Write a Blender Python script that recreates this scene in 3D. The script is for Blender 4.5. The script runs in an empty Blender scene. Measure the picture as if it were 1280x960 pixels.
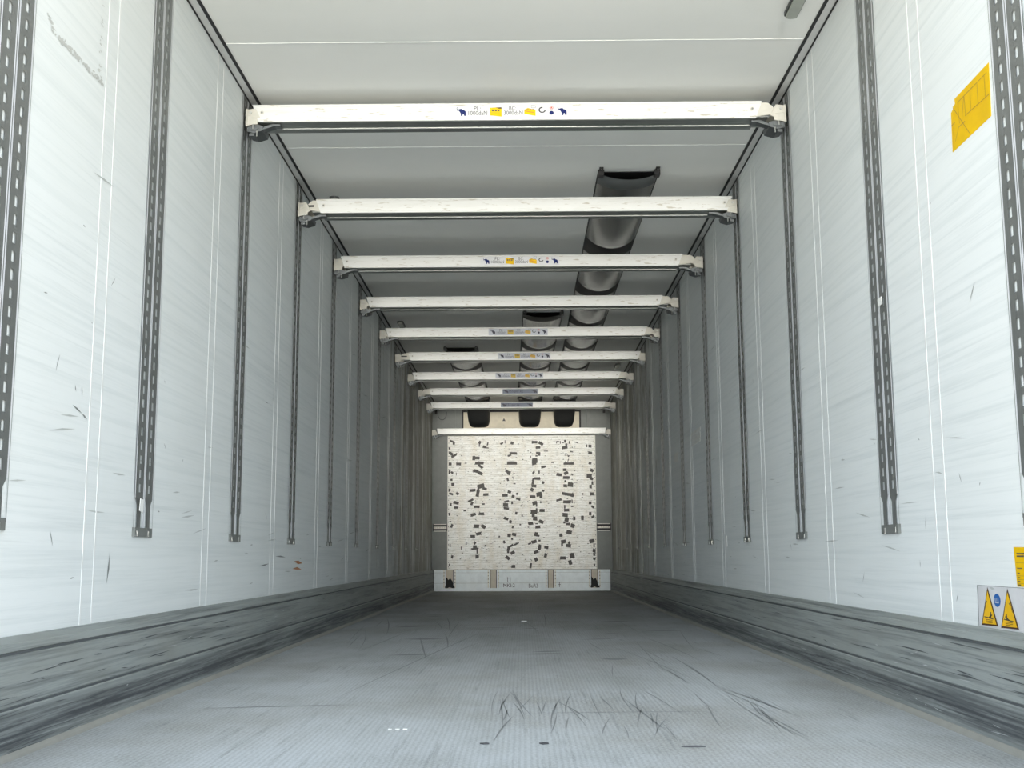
import bpy, bmesh, math, random
from mathutils import Matrix, Vector
random.seed(7)
S = bpy.context.scene
C = S.collection

# ------------------------------------------------------------------ camera
def cam_matrix(p, y, r, loc):
    cp, sp, cy, sy, cr, sr = math.cos(p), math.sin(p), math.cos(y), math.sin(y), math.cos(r), math.sin(r)
    Rz = Matrix(((cy, -sy, 0), (sy, cy, 0), (0, 0, 1)))
    Rx = Matrix(((1, 0, 0), (0, cp, sp), (0, -sp, cp)))
    A = Matrix(((1, 0, 0), (0, 0, 1), (0, 1, 0)))
    Rr = Matrix(((cr, -sr, 0), (sr, cr, 0), (0, 0, 1)))
    M = Rr @ A @ Rx @ Rz
    B = Matrix((M[0], M[1], -M[2])).transposed()
    m = B.to_4x4(); m.translation = loc
    return m
cd = bpy.data.cameras.new('camera'); cam = bpy.data.objects.new('camera', cd); C.objects.link(cam)
cd.sensor_width = 36; cd.sensor_fit = 'HORIZONTAL'; cd.lens = 40.659; cd.clip_start = 0.05; cd.clip_end = 300
cam.matrix_world = cam_matrix(0.147296, -0.009764, 0.004396, (0.0284, 0, 0.4738))
S.camera = cam

# ------------------------------------------------------------------ light: daylight, bright yard behind the open rear end, added bright patches
# soft light: (tightness towards the horizon straight behind, strength, colour, 'up' = sky / 'down' = yard)
DOMES = [
 (0.0, 1.1, (0.8, 0.95, 1.12), 'up'),
 (0.0, 2.4, (1.03, 0.99, 0.86), 'down'),
 (3.0, 5.4, (0.87, 0.97, 1.06), 'up'),
]
# bright patches added behind the camera to light bulkhead and far crossbars: (elevation, half width, half height in degrees, strength, colour)
PATCHES = [
 (-8, 1.5, 2.0, 270.0, (1.02, 1.0, 0.92)),
 (-5, 1.5, 2.0, 250.0, (1.02, 1.0, 0.92)),
 (-2, 1.5, 2.0, 165.0, (1.02, 1.0, 0.92)),
 (1, 1.5, 2.0, 215.0, (1.02, 1.0, 0.92)),
]
w = bpy.data.worlds.new('world'); S.world = w; w.use_nodes = True
nt = w.node_tree; nt.nodes.clear()
def wn(t, **k):
    n = nt.nodes.new(t)
    for a, b in k.items(): setattr(n, a, b)
    return n
def wmath(op, a, b=None):
    n = wn('ShaderNodeMath', operation=op)
    for i, v in enumerate((a, b)):
        if v is None: continue
        if isinstance(v, (int, float)): n.inputs[i].default_value = v
        else: nt.links.new(v, n.inputs[i])
    return n.outputs[0]
tc = wn('ShaderNodeTexCoord')
sep = wn('ShaderNodeSeparateXYZ'); nt.links.new(tc.outputs['Generated'], sep.inputs[0])
up_n = wn('ShaderNodeMapRange', interpolation_type='SMOOTHSTEP'); nt.links.new(sep.outputs[2], up_n.inputs[0])
up_n.inputs[1].default_value = -.012; up_n.inputs[2].default_value = .012
up = up_n.outputs[0]; down = wmath('SUBTRACT', 1.0, up)
terms = []
for n_, k_, col, hemi in DOMES:
    v = up if hemi == 'up' else down
    if n_: v = wmath('MULTIPLY', v, wmath('POWER', wmath('MAXIMUM', wmath('MULTIPLY', sep.outputs[1], -1.0), 0.0), n_))
    terms.append((v, k_, col))
back = wmath('LESS_THAN', sep.outputs[1], 0.0)
for el, sa, se, k_, col in PATCHES:
    qx = wmath('DIVIDE', sep.outputs[0], math.sin(math.radians(sa)))
    qz = wmath('DIVIDE', wmath('SUBTRACT', sep.outputs[2], math.sin(math.radians(el))), math.sin(math.radians(se)))
    r2 = wmath('ADD', wmath('MULTIPLY', qx, qx), wmath('MULTIPLY', qz, qz))
    terms.append((wmath('MULTIPLY', back, wmath('EXPONENT', wmath('MULTIPLY', r2, -1.0))), k_, col))
acc = None
for v, k_, col in terms:
    if k_ <= 0: continue
    sc_ = wn('ShaderNodeVectorMath', operation='SCALE'); sc_.inputs[0].default_value = tuple(c * k_ for c in col); nt.links.new(v, sc_.inputs['Scale'])
    if acc is None: acc = sc_.outputs[0]
    else:
        ad = wn('ShaderNodeVectorMath', operation='ADD'); nt.links.new(acc, ad.inputs[0]); nt.links.new(sc_.outputs[0], ad.inputs[1]); acc = ad.outputs[0]
bg = wn('ShaderNodeBackground'); nt.links.new(acc, bg.inputs['Color'])
wo = wn('ShaderNodeOutputWorld'); nt.links.new(bg.outputs[0], wo.inputs['Surface'])
S.view_settings.view_transform = 'Standard'; S.view_settings.look = 'None'
S.view_settings.gamma = 1; S.view_settings.use_curve_mapping = False
S.view_settings.exposure = 0.0
S.cycles.diffuse_bounces = 6; S.cycles.max_bounces = 12

# ------------------------------------------------------------------ dimensions (metres)
WX = 1.23            # half width between the side walls
H = 2.553            # ceiling height
Y0, YB = 2.25, 15.892   # open rear end, front bulkhead
KICK = 0.284
Z0R, DR = 3.8235, 1.2266   # first full rail and rail pitch

# ------------------------------------------------------------------ materials
MAT = {}
def mat(name, col, rough=.5, metal=0.0, build=None, spec=None):
    m = bpy.data.materials.new(name); m.use_nodes = True
    n = m.node_tree; b = n.nodes['Principled BSDF']
    b.inputs['Base Color'].default_value = (*col, 1); b.inputs['Roughness'].default_value = rough
    b.inputs['Metallic'].default_value = metal
    if spec is not None: b.inputs['Specular IOR Level'].default_value = spec
    if build: build(n, b)
    else: grain(n, b, col)
    MAT[name] = m
    return m
def nmap(n, scale, rot=(0, 0, 0), loc=(0, 0, 0)):
    t = n.nodes.new('ShaderNodeTexCoord'); mp = n.nodes.new('ShaderNodeMapping')
    mp.inputs['Scale'].default_value = scale; mp.inputs['Rotation'].default_value = rot; mp.inputs['Location'].default_value = loc
    n.links.new(t.outputs['Object'], mp.inputs['Vector'])
    return mp.outputs['Vector']
def noise(n, vec, scale, detail=4, rough=.6):
    x = n.nodes.new('ShaderNodeTexNoise'); x.inputs['Scale'].default_value = scale
    x.inputs['Detail'].default_value = detail; x.inputs['Roughness'].default_value = rough
    n.links.new(vec, x.inputs['Vector'])
    return x.outputs['Fac']
def ramp(n, fac, stops):
    r = n.nodes.new('ShaderNodeValToRGB'); e = r.color_ramp.elements
    while len(e) < len(stops): e.new(.5)
    for q, (p, c) in zip(e, stops):
        q.position = p; q.color = (*c, 1) if isinstance(c, tuple) else (c, c, c, 1)
    n.links.new(fac, r.inputs['Fac'])
    return r.outputs['Color']
def mix(n, fac, a, b, mode='MIX'):
    x = n.nodes.new('ShaderNodeMix'); x.data_type = 'RGBA'; x.blend_type = mode
    for sock, v in ((x.inputs[0], fac), (x.inputs[6], a), (x.inputs[7], b)):
        if isinstance(v, (int, float)): sock.default_value = v
        elif isinstance(v, tuple): sock.default_value = (*v, 1)
        else: n.links.new(v, sock)
    return x.outputs[2]
def bump(n, b, h, strength, dist=.002):
    x = n.nodes.new('ShaderNodeBump'); x.inputs['Strength'].default_value = strength; x.inputs['Distance'].default_value = dist
    n.links.new(h, x.inputs['Height']); n.links.new(x.outputs['Normal'], b.inputs['Normal'])
def grain(n, b, col, amt=.10, scale=14):
    f = noise(n, nmap(n, (1, 1, 1)), scale)
    c = ramp(n, f, [(.3, tuple(v * (1 - amt) for v in col)), (.7, tuple(min(1, v * (1 + amt * .4)) for v in col))])
    n.links.new(c, b.inputs['Base Color'])

def wall_build(n, b):
    base = (.83, .86, .865)
    s1 = ramp(n, noise(n, nmap(n, (1, .45, 30), (math.radians(4), 0, 0)), 1.5, 8, .72), [(.47, 0.0), (.80, .75)])
    s2 = ramp(n, noise(n, nmap(n, (1, .9, 60), (math.radians(13), 0, 0)), 1.2, 7, .7), [(.54, 0.0), (.80, .6)])
    s3 = ramp(n, noise(n, nmap(n, (1, .5, .9)), 1.2, 4), [(.35, 0.0), (.7, .45)])
    s4 = ramp(n, noise(n, nmap(n, (1, 1.3, 70), (math.radians(28), 0, 0), (0, 4, 2)), 1.0, 6, .7), [(.62, 0.0), (.74, .32)])
    c = mix(n, s1, base, (.62, .67, .68))
    c = mix(n, s2, c, (.58, .62, .63))
    c = mix(n, s4, c, (.52, .55, .55))
    c = mix(n, s3, c, (.77, .79, .77))
    # grime blotches and drips, thickened with depth to paint the far walls darker, as shade
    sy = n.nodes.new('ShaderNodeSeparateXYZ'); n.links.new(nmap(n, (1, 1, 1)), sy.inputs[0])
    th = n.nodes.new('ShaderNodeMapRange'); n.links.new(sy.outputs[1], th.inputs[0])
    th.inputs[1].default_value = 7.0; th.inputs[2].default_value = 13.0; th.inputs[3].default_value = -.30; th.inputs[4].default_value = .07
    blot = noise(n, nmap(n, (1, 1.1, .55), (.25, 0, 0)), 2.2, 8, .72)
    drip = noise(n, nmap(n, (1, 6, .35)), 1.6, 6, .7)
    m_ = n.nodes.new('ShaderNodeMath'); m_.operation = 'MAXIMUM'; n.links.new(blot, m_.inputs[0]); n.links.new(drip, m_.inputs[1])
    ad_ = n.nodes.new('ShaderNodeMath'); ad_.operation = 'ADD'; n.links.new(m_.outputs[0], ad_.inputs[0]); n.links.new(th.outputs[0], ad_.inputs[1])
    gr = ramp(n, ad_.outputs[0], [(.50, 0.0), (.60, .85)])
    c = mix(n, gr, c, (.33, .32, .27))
    n.links.new(c, b.inputs['Base Color'])
    rg = ramp(n, noise(n, nmap(n, (1, .6, 6)), 2, 5), [(.3, .46), (.7, .62)])
    n.links.new(rg, b.inputs['Roughness'])
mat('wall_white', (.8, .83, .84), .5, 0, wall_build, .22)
def ceil_build(n, b):
    f = noise(n, nmap(n, (.7, 1.2, 1)), 1.3, 4)
    c = ramp(n, f, [(.3, (.84, .845, .82)), (.7, (.89, .89, .865))])
    d = ramp(n, noise(n, nmap(n, (3, 40, 1)), 1.5, 4), [(.70, 0.0), (.80, .5)])
    c = mix(n, d, c, (.66, .66, .63))
    n.links.new(c, b.inputs['Base Color'])
mat('ceiling_white', (.8, .8, .78), .55, 0, ceil_build, .22)
def floor_build(n, b):
    base = ramp(n, noise(n, nmap(n, (1.4, .55, 1)), 1.5, 6, .65), [(.30, (.27, .28, .27)), (.5, (.40, .42, .43)), (.75, (.50, .525, .55))])
    br = ramp(n, noise(n, nmap(n, (1.0, .8, 1), (0, 0, .3), (3, 1, 0)), 1.2, 4), [(.48, 0.0), (.68, .7)])
    c = mix(n, br, base, (.27, .26, .235))
    wv = n.nodes.new('ShaderNodeTexWave'); wv.bands_direction = 'X'; wv.inputs['Scale'].default_value = 1.0
    n.links.new(nmap(n, (22, .02, 1)), wv.inputs['Vector']); wv.inputs['Distortion'].default_value = .6
    wv.inputs['Detail'].default_value = 1; wv.inputs['Detail Scale'].default_value = 3
    rib = ramp(n, wv.outputs['Fac'], [(.25, .86), (.6, 1.0)])
    c = mix(n, 1.0, c, rib, 'MULTIPLY')
    sc = ramp(n, noise(n, nmap(n, (30, 1.2, 1), (0, 0, .06)), 1.4, 5, .7), [(.56, 0.0), (.70, .75)])
    c = mix(n, sc, c, (.19, .20, .20))
    sp = ramp(n, noise(n, nmap(n, (60, 60, 1)), 2.0, 3, .7), [(.42, 0.0), (.66, .45)])
    c = mix(n, sp, c, (.62, .645, .67))
    n.links.new(c, b.inputs['Base Color'])
    bump(n, b, wv.outputs['Fac'], .22, .0012)
mat('floor_metal', (.42, .44, .45), .62, 0, floor_build, .3)
def kick_build(n, b):
    s1 = ramp(n, noise(n, nmap(n, (1, .5, 28)), 1.6, 7, .7), [(.46, 0.0), (.64, .9)])
    s2 = ramp(n, noise(n, nmap(n, (1, 1.5, 6), (0, 0, 0), (2, 0, 0)), 1.4, 5), [(.45, 0.0), (.75, .6)])
    c = mix(n, s1, (.34, .365, .355), (.15, .165, .165))
    c = mix(n, s2, c, (.26, .265, .24))
    # scuffed band low on the rail where tyres rub
    z = n.nodes.new('ShaderNodeSeparateXYZ'); n.links.new(nmap(n, (1, 1, 1)), z.inputs[0])
    band = ramp(n, z.outputs[2], [(.012, 0.0), (.03, 1.0), (.075, 1.0), (.115, 0.0)])
    rub = ramp(n, noise(n, nmap(n, (1, .6, 40)), 2.2, 7, .72), [(.36, 0.0), (.58, .95)])
    c = mix(n, mix(n, 1.0, band, rub, 'MULTIPLY'), c, (.055, .06, .068))
    n.links.new(c, b.inputs['Base Color'])
mat('kick_rail_metal', (.3, .32, .31), .5, 0, kick_build, .35)
def panel_build(n, b):
    d1 = ramp(n, noise(n, nmap(n, (2.2, 1, 34)), 2.4, 7, .72), [(.49, 0.0), (.68, .85)])
    d2 = ramp(n, noise(n, nmap(n, (5, 1, 2.0)), 1.3, 5), [(.45, 0.0), (.75, .55)])
    d3 = ramp(n, noise(n, nmap(n, (14, 1, 40), (0, 0, 0), (5, 0, 3)), 2.0, 6, .75), [(.57, 0.0), (.64, .95)])
    c = mix(n, d1, (.90, .895, .85), (.42, .38, .29))
    c = mix(n, d2, c, (.70, .61, .45))
    c = mix(n, d3, c, (.16, .14, .11))
    wv = n.nodes.new('ShaderNodeTexWave'); wv.bands_direction = 'Z'; wv.inputs['Scale'].default_value = 1
    n.links.new(nmap(n, (1, 1, 10.2)), wv.inputs['Vector'])
    ln = ramp(n, wv.outputs['Fac'], [(.02, .80), (.10, 1.0)])
    c = mix(n, 1.0, c, ln, 'MULTIPLY')
    n.links.new(c, b.inputs['Base Color'])
mat('worn_panel', (.8, .8, .75), .38, 0, panel_build)
def bar_build(n, b):
    d = ramp(n, noise(n, nmap(n, (2.2, 30, 26)), 1.8, 6, .7), [(.52, 0.0), (.72, .6)])
    e = ramp(n, noise(n, nmap(n, (5, 9, 30), (0, 0, 0), (4, 0, 2)), 2.6, 4, .6), [(.61, 0.0), (.67, .8)])
    c = mix(n, d, (.71, .71, .695), (.56, .55, .50))
    c = mix(n, e, c, (.40, .36, .29))
    n.links.new(c, b.inputs['Base Color'])
mat('bar_paint', (.82, .82, .8), .34, 0.1, bar_build)
def und_build(n, b):
    d = ramp(n, noise(n, nmap(n, (3, 60, 5)), 1.6, 6, .7), [(.3, (.17, .185, .18)), (.7, (.34, .35, .33))])
    n.links.new(d, b.inputs['Base Color'])
mat('bar_underside', (.3, .3, .3), .4, .6, und_build)
mat('claw_paint', (.60, .58, .52), .5, .1)
mat('latch_steel', (.13, .14, .145), .42, .6)
mat('pin_steel', (.62, .62, .60), .35, .9)
mat('rail_steel', (.25, .26, .255), .42, .55)
mat('rail_lip', (.50, .51, .53), .42, .2)
mat('end_cap', (.22, .23, .22), .5, .2)
mat('seam_white', (.88, .89, .885), .3)
mat('gasket', (.012, .012, .014), .6)
mat('cove', (.66, .665, .66), .4)
mat('duct_fabric', (.13, .135, .13), .27, .6)
mat('duct_band', (.014, .015, .016), .6)
mat('duct_hem', (.10, .11, .115), .5)
mat('hook_black', (.01, .01, .011), .5)
mat('evap_cream', (.66, .59, .45), .45)
mat('grey_panel', (.18, .19, .18), .5)
mat('kick_white', (.80, .86, .88), .4)
mat('channel_cream', (.60, .54, .44), .5)
mat('soot', (.012, .012, .012), .7)
mat('rivet_white', (.78, .76, .68), .5)
mat('tape_dark', (.085, .078, .07), .6)
mat('ink', (.06, .06, .065), .6)
mat('ink_light', (.06, .06, .065), .6)
mat('sticker_white', (.69, .69, .705), .4)
mat('sticker_grey', (.47, .49, .55), .35)
mat('sticker_blue', (.10, .125, .19), .35)
mat('logo_navy', (.008, .018, .12), .5, 0, None, .2)
mat('logo_dark', (.012, .014, .04), .4)
mat('label_yellow', (.80, .49, .0), .55, 0, None, .2)
mat('label_amber', (.90, .52, .004), .4)
mat('label_ochre', (.52, .35, .02), .4)
mat('sign_blue', (.02, .13, .42), .4)
mat('red_ink', (.55, .08, .05), .5)
mat('brown_border', (.07, .025, .01), .5)
mat('lamp_lens', (.36, .38, .34), .25)
mat('lamp_rim', (.05, .055, .055), .45)
mat('scuff', (.25, .26, .26), .6)
mat('scuff_light', (.52, .54, .53), .6)
mat('floor_scuff', (.22, .23, .235), .6)
mat('rust_orange', (.50, .22, .10), .6)
mat('paper', (.85, .85, .83), .6)
mat('asphalt', (.40, .38, .35), .9)
mat('outer_white', (.75, .76, .77), .4)

# ------------------------------------------------------------------ mesh helpers
class MB:
    def __init__(s): s.v = []; s.f = []; s.mi = []; s.ms = []
    def m(s, name):
        if name not in s.ms: s.ms.append(name)
        return s.ms.index(name)
    def poly(s, pts, mname):
        k = len(s.v); s.v += [tuple(p) for p in pts]; s.f.append(tuple(range(k, k + len(pts)))); s.mi.append(s.m(mname))
    def faces(s, pts, fs, mname):
        k = len(s.v); s.v += [tuple(p) for p in pts]; i = s.m(mname)
        for f in fs: s.f.append(tuple(k + q for q in f)); s.mi.append(i)
    def box(s, a, b, mname):
        x0, y0, z0 = a; x1, y1, z1 = b
        s.faces([(x0,y0,z0),(x1,y0,z0),(x1,y1,z0),(x0,y1,z0),(x0,y0,z1),(x1,y0,z1),(x1,y1,z1),(x0,y1,z1)],
                [(0,3,2,1),(4,5,6,7),(0,1,5,4),(1,2,6,5),(2,3,7,6),(3,0,4,7)], mname)
    def prism(s, pts, d, mname):          # polygon of 3d points extruded by vector d
        n = len(pts); d = Vector(d)
        q = [Vector(p) for p in pts] + [Vector(p) + d for p in pts]
        s.faces(q, [tuple(range(n))[::-1], tuple(range(n, 2 * n))] + [(i, (i + 1) % n, n + (i + 1) % n, n + i) for i in range(n)], mname)
    def cyl(s, c, axis, r, h, mname, n=14):
        ax = Vector(axis).normalized(); u = ax.orthogonal().normalized(); v = ax.cross(u)
        s.prism([Vector(c) + u * r * math.cos(2*math.pi*i/n) + v * r * math.sin(2*math.pi*i/n) for i in range(n)], ax * h, mname)
    def tube(s, pts, r, mname, n=6):
        pts = [Vector(p) for p in pts]; rings = []
        for i, p in enumerate(pts):
            t = (pts[min(i+1, len(pts)-1)] - pts[max(i-1, 0)]).normalized(); u = t.orthogonal().normalized(); v = t.cross(u)
            rings.append([p + u*r*math.cos(2*math.pi*k/n) + v*r*math.sin(2*math.pi*k/n) for k in range(n)])
        fs = []
        for i in range(len(pts)-1):
            for k in range(n): fs.append((i*n+k, i*n+(k+1)%n, (i+1)*n+(k+1)%n, (i+1)*n+k))
        s.faces([q for r_ in rings for q in r_], fs, mname)
    def build(s, name, parent=None, smooth=False, bevel=0, loc=None):
        me = bpy.data.meshes.new(name); me.from_pydata(s.v, [], s.f)
        for q in s.ms: me.materials.append(MAT[q])
        me.polygons.foreach_set('material_index', s.mi)
        bm = bmesh.new(); bm.from_mesh(me); bmesh.ops.recalc_face_normals(bm, faces=bm.faces); bm.to_mesh(me); bm.free()
        if smooth: me.polygons.foreach_set('use_smooth', [True] * len(me.polygons))
        me.update()
        o = bpy.data.objects.new(name, me); C.objects.link(o)
        if parent: o.parent = parent
        if loc: o.location = loc
        if bevel:
            bv = o.modifiers.new('bevel', 'BEVEL'); bv.width = bevel; bv.segments = 2; bv.limit_method = 'ANGLE'; bv.angle_limit = math.radians(40)
        return o
def tag(o, label, cat, group=None):
    o['label'] = label; o['category'] = cat
    if group: o['group'] = group
    return o
def empty(name, loc, label, cat, group=None):
    o = bpy.data.objects.new(name, None); o.location = loc; o.empty_display_size = .05; C.objects.link(o)
    return tag(o, label, cat, group)
def structure(o):
    o['kind'] = 'structure'; return o
_tc = {}
def text_polys(txt, mb, mname, org, ux, uz, size, width=None):
    """flat lettering: org = lower left corner, ux / uz = unit vectors of writing and of up"""
    cu = bpy.data.curves.new('t', 'FONT'); cu.body = txt; cu.size = 1.0; cu.resolution_u = 2
    ob = bpy.data.objects.new('t', cu)
    C.objects.link(ob); bpy.context.view_layer.update()
    me = bpy.data.meshes.new_from_object(ob.evaluated_get(bpy.context.evaluated_depsgraph_get()))
    bpy.data.objects.remove(ob); bpy.data.curves.remove(cu)
    xs = [v.co.x for v in me.vertices]; k = size
    kx = (width / (max(xs) - min(xs))) if width else size
    x0 = min(xs)
    org, ux, uz = Vector(org), Vector(ux), Vector(uz)
    pts = [org + ux * ((v.co.x - x0) * kx) + uz * (v.co.y * k) for v in me.vertices]
    mb.faces(pts, [tuple(p.vertices) for p in me.polygons], mname)
    bpy.data.meshes.remove(me)

# ------------------------------------------------------------------ the setting
g = MB(); g.box((-1.30, Y0, -.12), (1.30, YB + .1, 0), 'floor_metal'); floor = structure(g.build('floor'))
g = MB(); g.box((-1.30, Y0, H), (1.30, YB + .1, H + .09), 'ceiling_white')
for yy in (4.471, 5.698, 8.15, 10.6, 13.05):                       # fine transverse roof joints
    g.box((-1.18, yy - .004, H - .0015), (1.18, yy + .004, H), 'seam_white')
ceiling = structure(g.build('ceiling'))
walls = {}
for side, nm in ((-1, 'wall_left'), (1, 'wall_right')):
    g = MB(); xa, xb = side * WX, side * (WX + .07)
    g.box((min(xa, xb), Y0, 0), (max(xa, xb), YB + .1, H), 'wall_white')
    for i in range(-1, 10):                                        # paired sealant beads, one pair in each bay
        for off in (-.503, -.415):
            yy = Z0R + i * DR + off
            if yy < Y0 + .05: continue
            xs = side * (WX - .0008)
            g.box((min(xs, xa), yy - .0045, KICK), (max(xs, xa), yy + .0045, H - .004), 'seam_white')
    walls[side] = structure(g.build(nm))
g = MB(); g.box((-WX, YB, 0), (WX, YB + .1, H), 'grey_panel'); structure(g.build('wall_front'))
# side kick rails: extruded aluminium profile with two grooves and a toe strip
prof = [(0, .003), (.030, .003), (.030, .110), (.0255, .114), (.0255, .119), (.0285, .123), (.024, .238), (.017, .241), (.017, .246), (.021, .249), (.018, .266), (.013, .2675), (.011, .284), (0, .284)]
toe = [(.030, .0), (.046, .0), (.043, .006), (.034, .014), (.030, .014)]
mat('toe_sealant', (.32, .315, .285), .6)
mat('kick_scratch', (.10, .11, .115), .6)
mat('kick_scratch_pale', (.50, .52, .52), .6)
for side, nm in ((-1, 'baseboard_left'), (1, 'baseboard_right')):
    g = MB()
    for pr, mm in ((prof, 'kick_rail_metal'), (toe, 'toe_sealant')):
        g.prism([(side * (WX - t), Y0, z) for t, z in pr], (0, YB - Y0 - .005, 0), mm)
    for t, z0, z1 in ((.0268, .1135, .1195), (.0195, .2405, .2465)):       # dark strips set in the two grooves
        g.box((min(side * (WX - t), side * (WX - t + .006)), Y0, z0), (max(side * (WX - t), side * (WX - t + .006)), YB - .01, z1), 'kick_scratch')
    kr = structure(g.build(nm))
    rng = random.Random(5 + side)
    for mm, cnt, nm2 in (('kick_scratch', 150, 'scratch_marks'), ('kick_scratch_pale', 45, 'pale_scratches')):
        g = MB()
        for _ in range(cnt):
            y = 2.5 + 11 * rng.random() ** 1.8; z = rng.uniform(.008, .235); L = rng.uniform(.03, .35) * (1 if mm == 'kick_scratch' else .4); h_ = rng.uniform(.0012, .004)
            t = .0305 if z < .108 else (.0287 - .0045 * (z - .123) / .115 + .0008)
            if .105 < z < .125: continue
            x = side * (WX - t - .0012); dz = rng.uniform(-.006, .006)
            g.poly([(x, y, z), (x, y + L * .5, z + dz * .5 - h_ * .5), (x, y + L, z + dz), (x, y + L * .5, z + dz * .5 + h_ * .5)], mm)
        o = g.build(nm2, kr); o['kind'] = 'stuff'
# roof gaskets and cove strips
k = 1
for side in (-1, 1):
    for a, b, zz, mm in ((.036, .049, .004, 'gasket'), (.004, .036, .0025, 'cove'), (0, .006, .006, 'gasket')):
        g = MB(); xa, xb = side * (WX - a), side * (WX - b)
        g.box((min(xa, xb), Y0, H - zz), (max(xa, xb), YB, H), mm)
        structure(g.build('trim_%d' % k)); k += 1

# wall scuffs: real marks with a shape of their own
def marks(parent, name, items, mname):
    g = MB()
    for side, y0, z0, y1, z1, wd in items:
        x = side * (WX - random.uniform(.0004, .0014)); d = Vector((0, y1 - y0, z1 - z0)); nrm = Vector((0, -d.z, d.y)).normalized() * wd / 2
        a, b = Vector((x, y0, z0)), Vector((x, y1, z1)); mid = (a + b) / 2 + nrm * random.uniform(-.6, .6)
        g.poly([a, mid - nrm, b, mid + nrm], mname)
    o = g.build(name, parent); return o
for side in (-1, 1):
    it = []
    for _ in range(70):
        y = random.uniform(2.6, 13.5); z = random.choice((random.uniform(.3, .95), random.uniform(.3, 2.2)))
        L = random.uniform(.03, .22) * (1.0 if y < 7 else 1.8); sl_ = random.uniform(-.03, .16)
        it.append((side, y, z, y + L, z + L * sl_, random.uniform(.003, .007)))
    marks(walls[side], 'scuff_marks', it, 'scuff_light')
    it = []
    for _ in range(26):
        y = random.uniform(2.7, 9.5); z = random.uniform(.32, 1.5); L = random.uniform(.015, .06)
        it.append((side, y, z, y + random.uniform(-.5, 1) * L, z + random.uniform(-1, 1) * L, .004))
    if side < 0:
        it += [(-1, 3.187, .896, 3.26, .880, .006), (-1, 3.26, .880, 3.30, .868, .007), (-1, 3.2, .955, 3.21, .935, .006),
               (-1, 3.25, .955, 3.255, .93, .004), (-1, 5.9, .475, 6.15, .47, .008), (-1, 5.55, .43, 5.75, .44, .007)]
    marks(walls[side], 'scratches', it, 'scuff')
marks(walls[-1], 'grey_rub_streak', [(-1, 3.535, .489, 3.519, .395, .013)], 'scuff')
marks(walls[-1], 'rust_stain', [(-1, 6.38, .448, 6.62, .436, .02), (-1, 6.34, .408, 6.6, .402, .015)], 'rust_orange')
# residue of a peeled frame of tape, left wall by the opening
it = []
def strip(y0, z0, y1, z1, n, spread, wd):
    for _ in range(n):
        t = random.random(); y = y0 + (y1 - y0) * t + random.uniform(-spread, spread); z = z0 + (z1 - z0) * t + random.uniform(-spread, spread)
        it.append((-1, y, z, y + random.uniform(.008, .03), z + random.uniform(-.006, .006), random.uniform(.5, 1) * wd))
strip(2.945, 1.872, 3.285, 1.882, 110, .006, .010); strip(2.87, 1.90, 2.93, 1.872, 16, .009, .008); strip(3.252, 2.12, 3.253, 1.915, 16, .004, .006)
strip(3.24, 1.915, 3.27, 1.89, 8, .006, .007)
mat('tape_glue', (.60, .61, .59), .6)
marks(walls[-1], 'tape_residue', it, 'tape_glue')

# floor scuffs: curved tyre and pallet scratches
g = MB()
def floor_arc(x, y, L, ang, bend, wd):
    pts = []; a = ang
    for i in range(9):
        pts.append(Vector((x, y, .0006))); x += math.sin(a) * L / 8; y += math.cos(a) * L / 8; a += bend / 8
    for i in range(8):
        t = (pts[i+1] - pts[i]).normalized(); nn = Vector((-t.y, t.x, 0)) * wd / 2
        w0 = math.sin(math.pi * (i + .15) / 8.3) ; w1 = math.sin(math.pi * (i + 1.15) / 8.3)
        g.poly([pts[i] - nn*w0, pts[i+1] - nn*w1, pts[i+1] + nn*w1, pts[i] + nn*w0], 'floor_scuff')
for _ in range(46):
    floor_arc(random.uniform(-.12, .85), random.uniform(3.05, 3.7), random.uniform(.25, .75), random.choice((-.09, .09, .0)) + random.gauss(0, .04), random.uniform(-.16, .16), random.uniform(.003, .006))
for _ in range(26):
    floor_arc(random.uniform(-1.0, 1.0), random.uniform(4.0, 8), random.uniform(.5, 2.0), random.gauss(0, .07), random.uniform(-.12, .12), random.uniform(.004, .009))
floor_arc(-.62, 3.9, 3.6, .10, .02, .008)
floor_arc(.02, 3.62, .62, 1.5, .06, .008)
floor_arc(-1.0, 3.75, .5, 1.35, .1, .012)
for _ in range(16):
    floor_arc(random.uniform(-.9, .9), random.uniform(5, 12.5), random.uniform(.08, .26), random.uniform(1.2, 1.9), 0, random.uniform(.03, .10))
sc = g.build('scuff_marks', floor); sc['kind'] = 'stuff'

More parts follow.
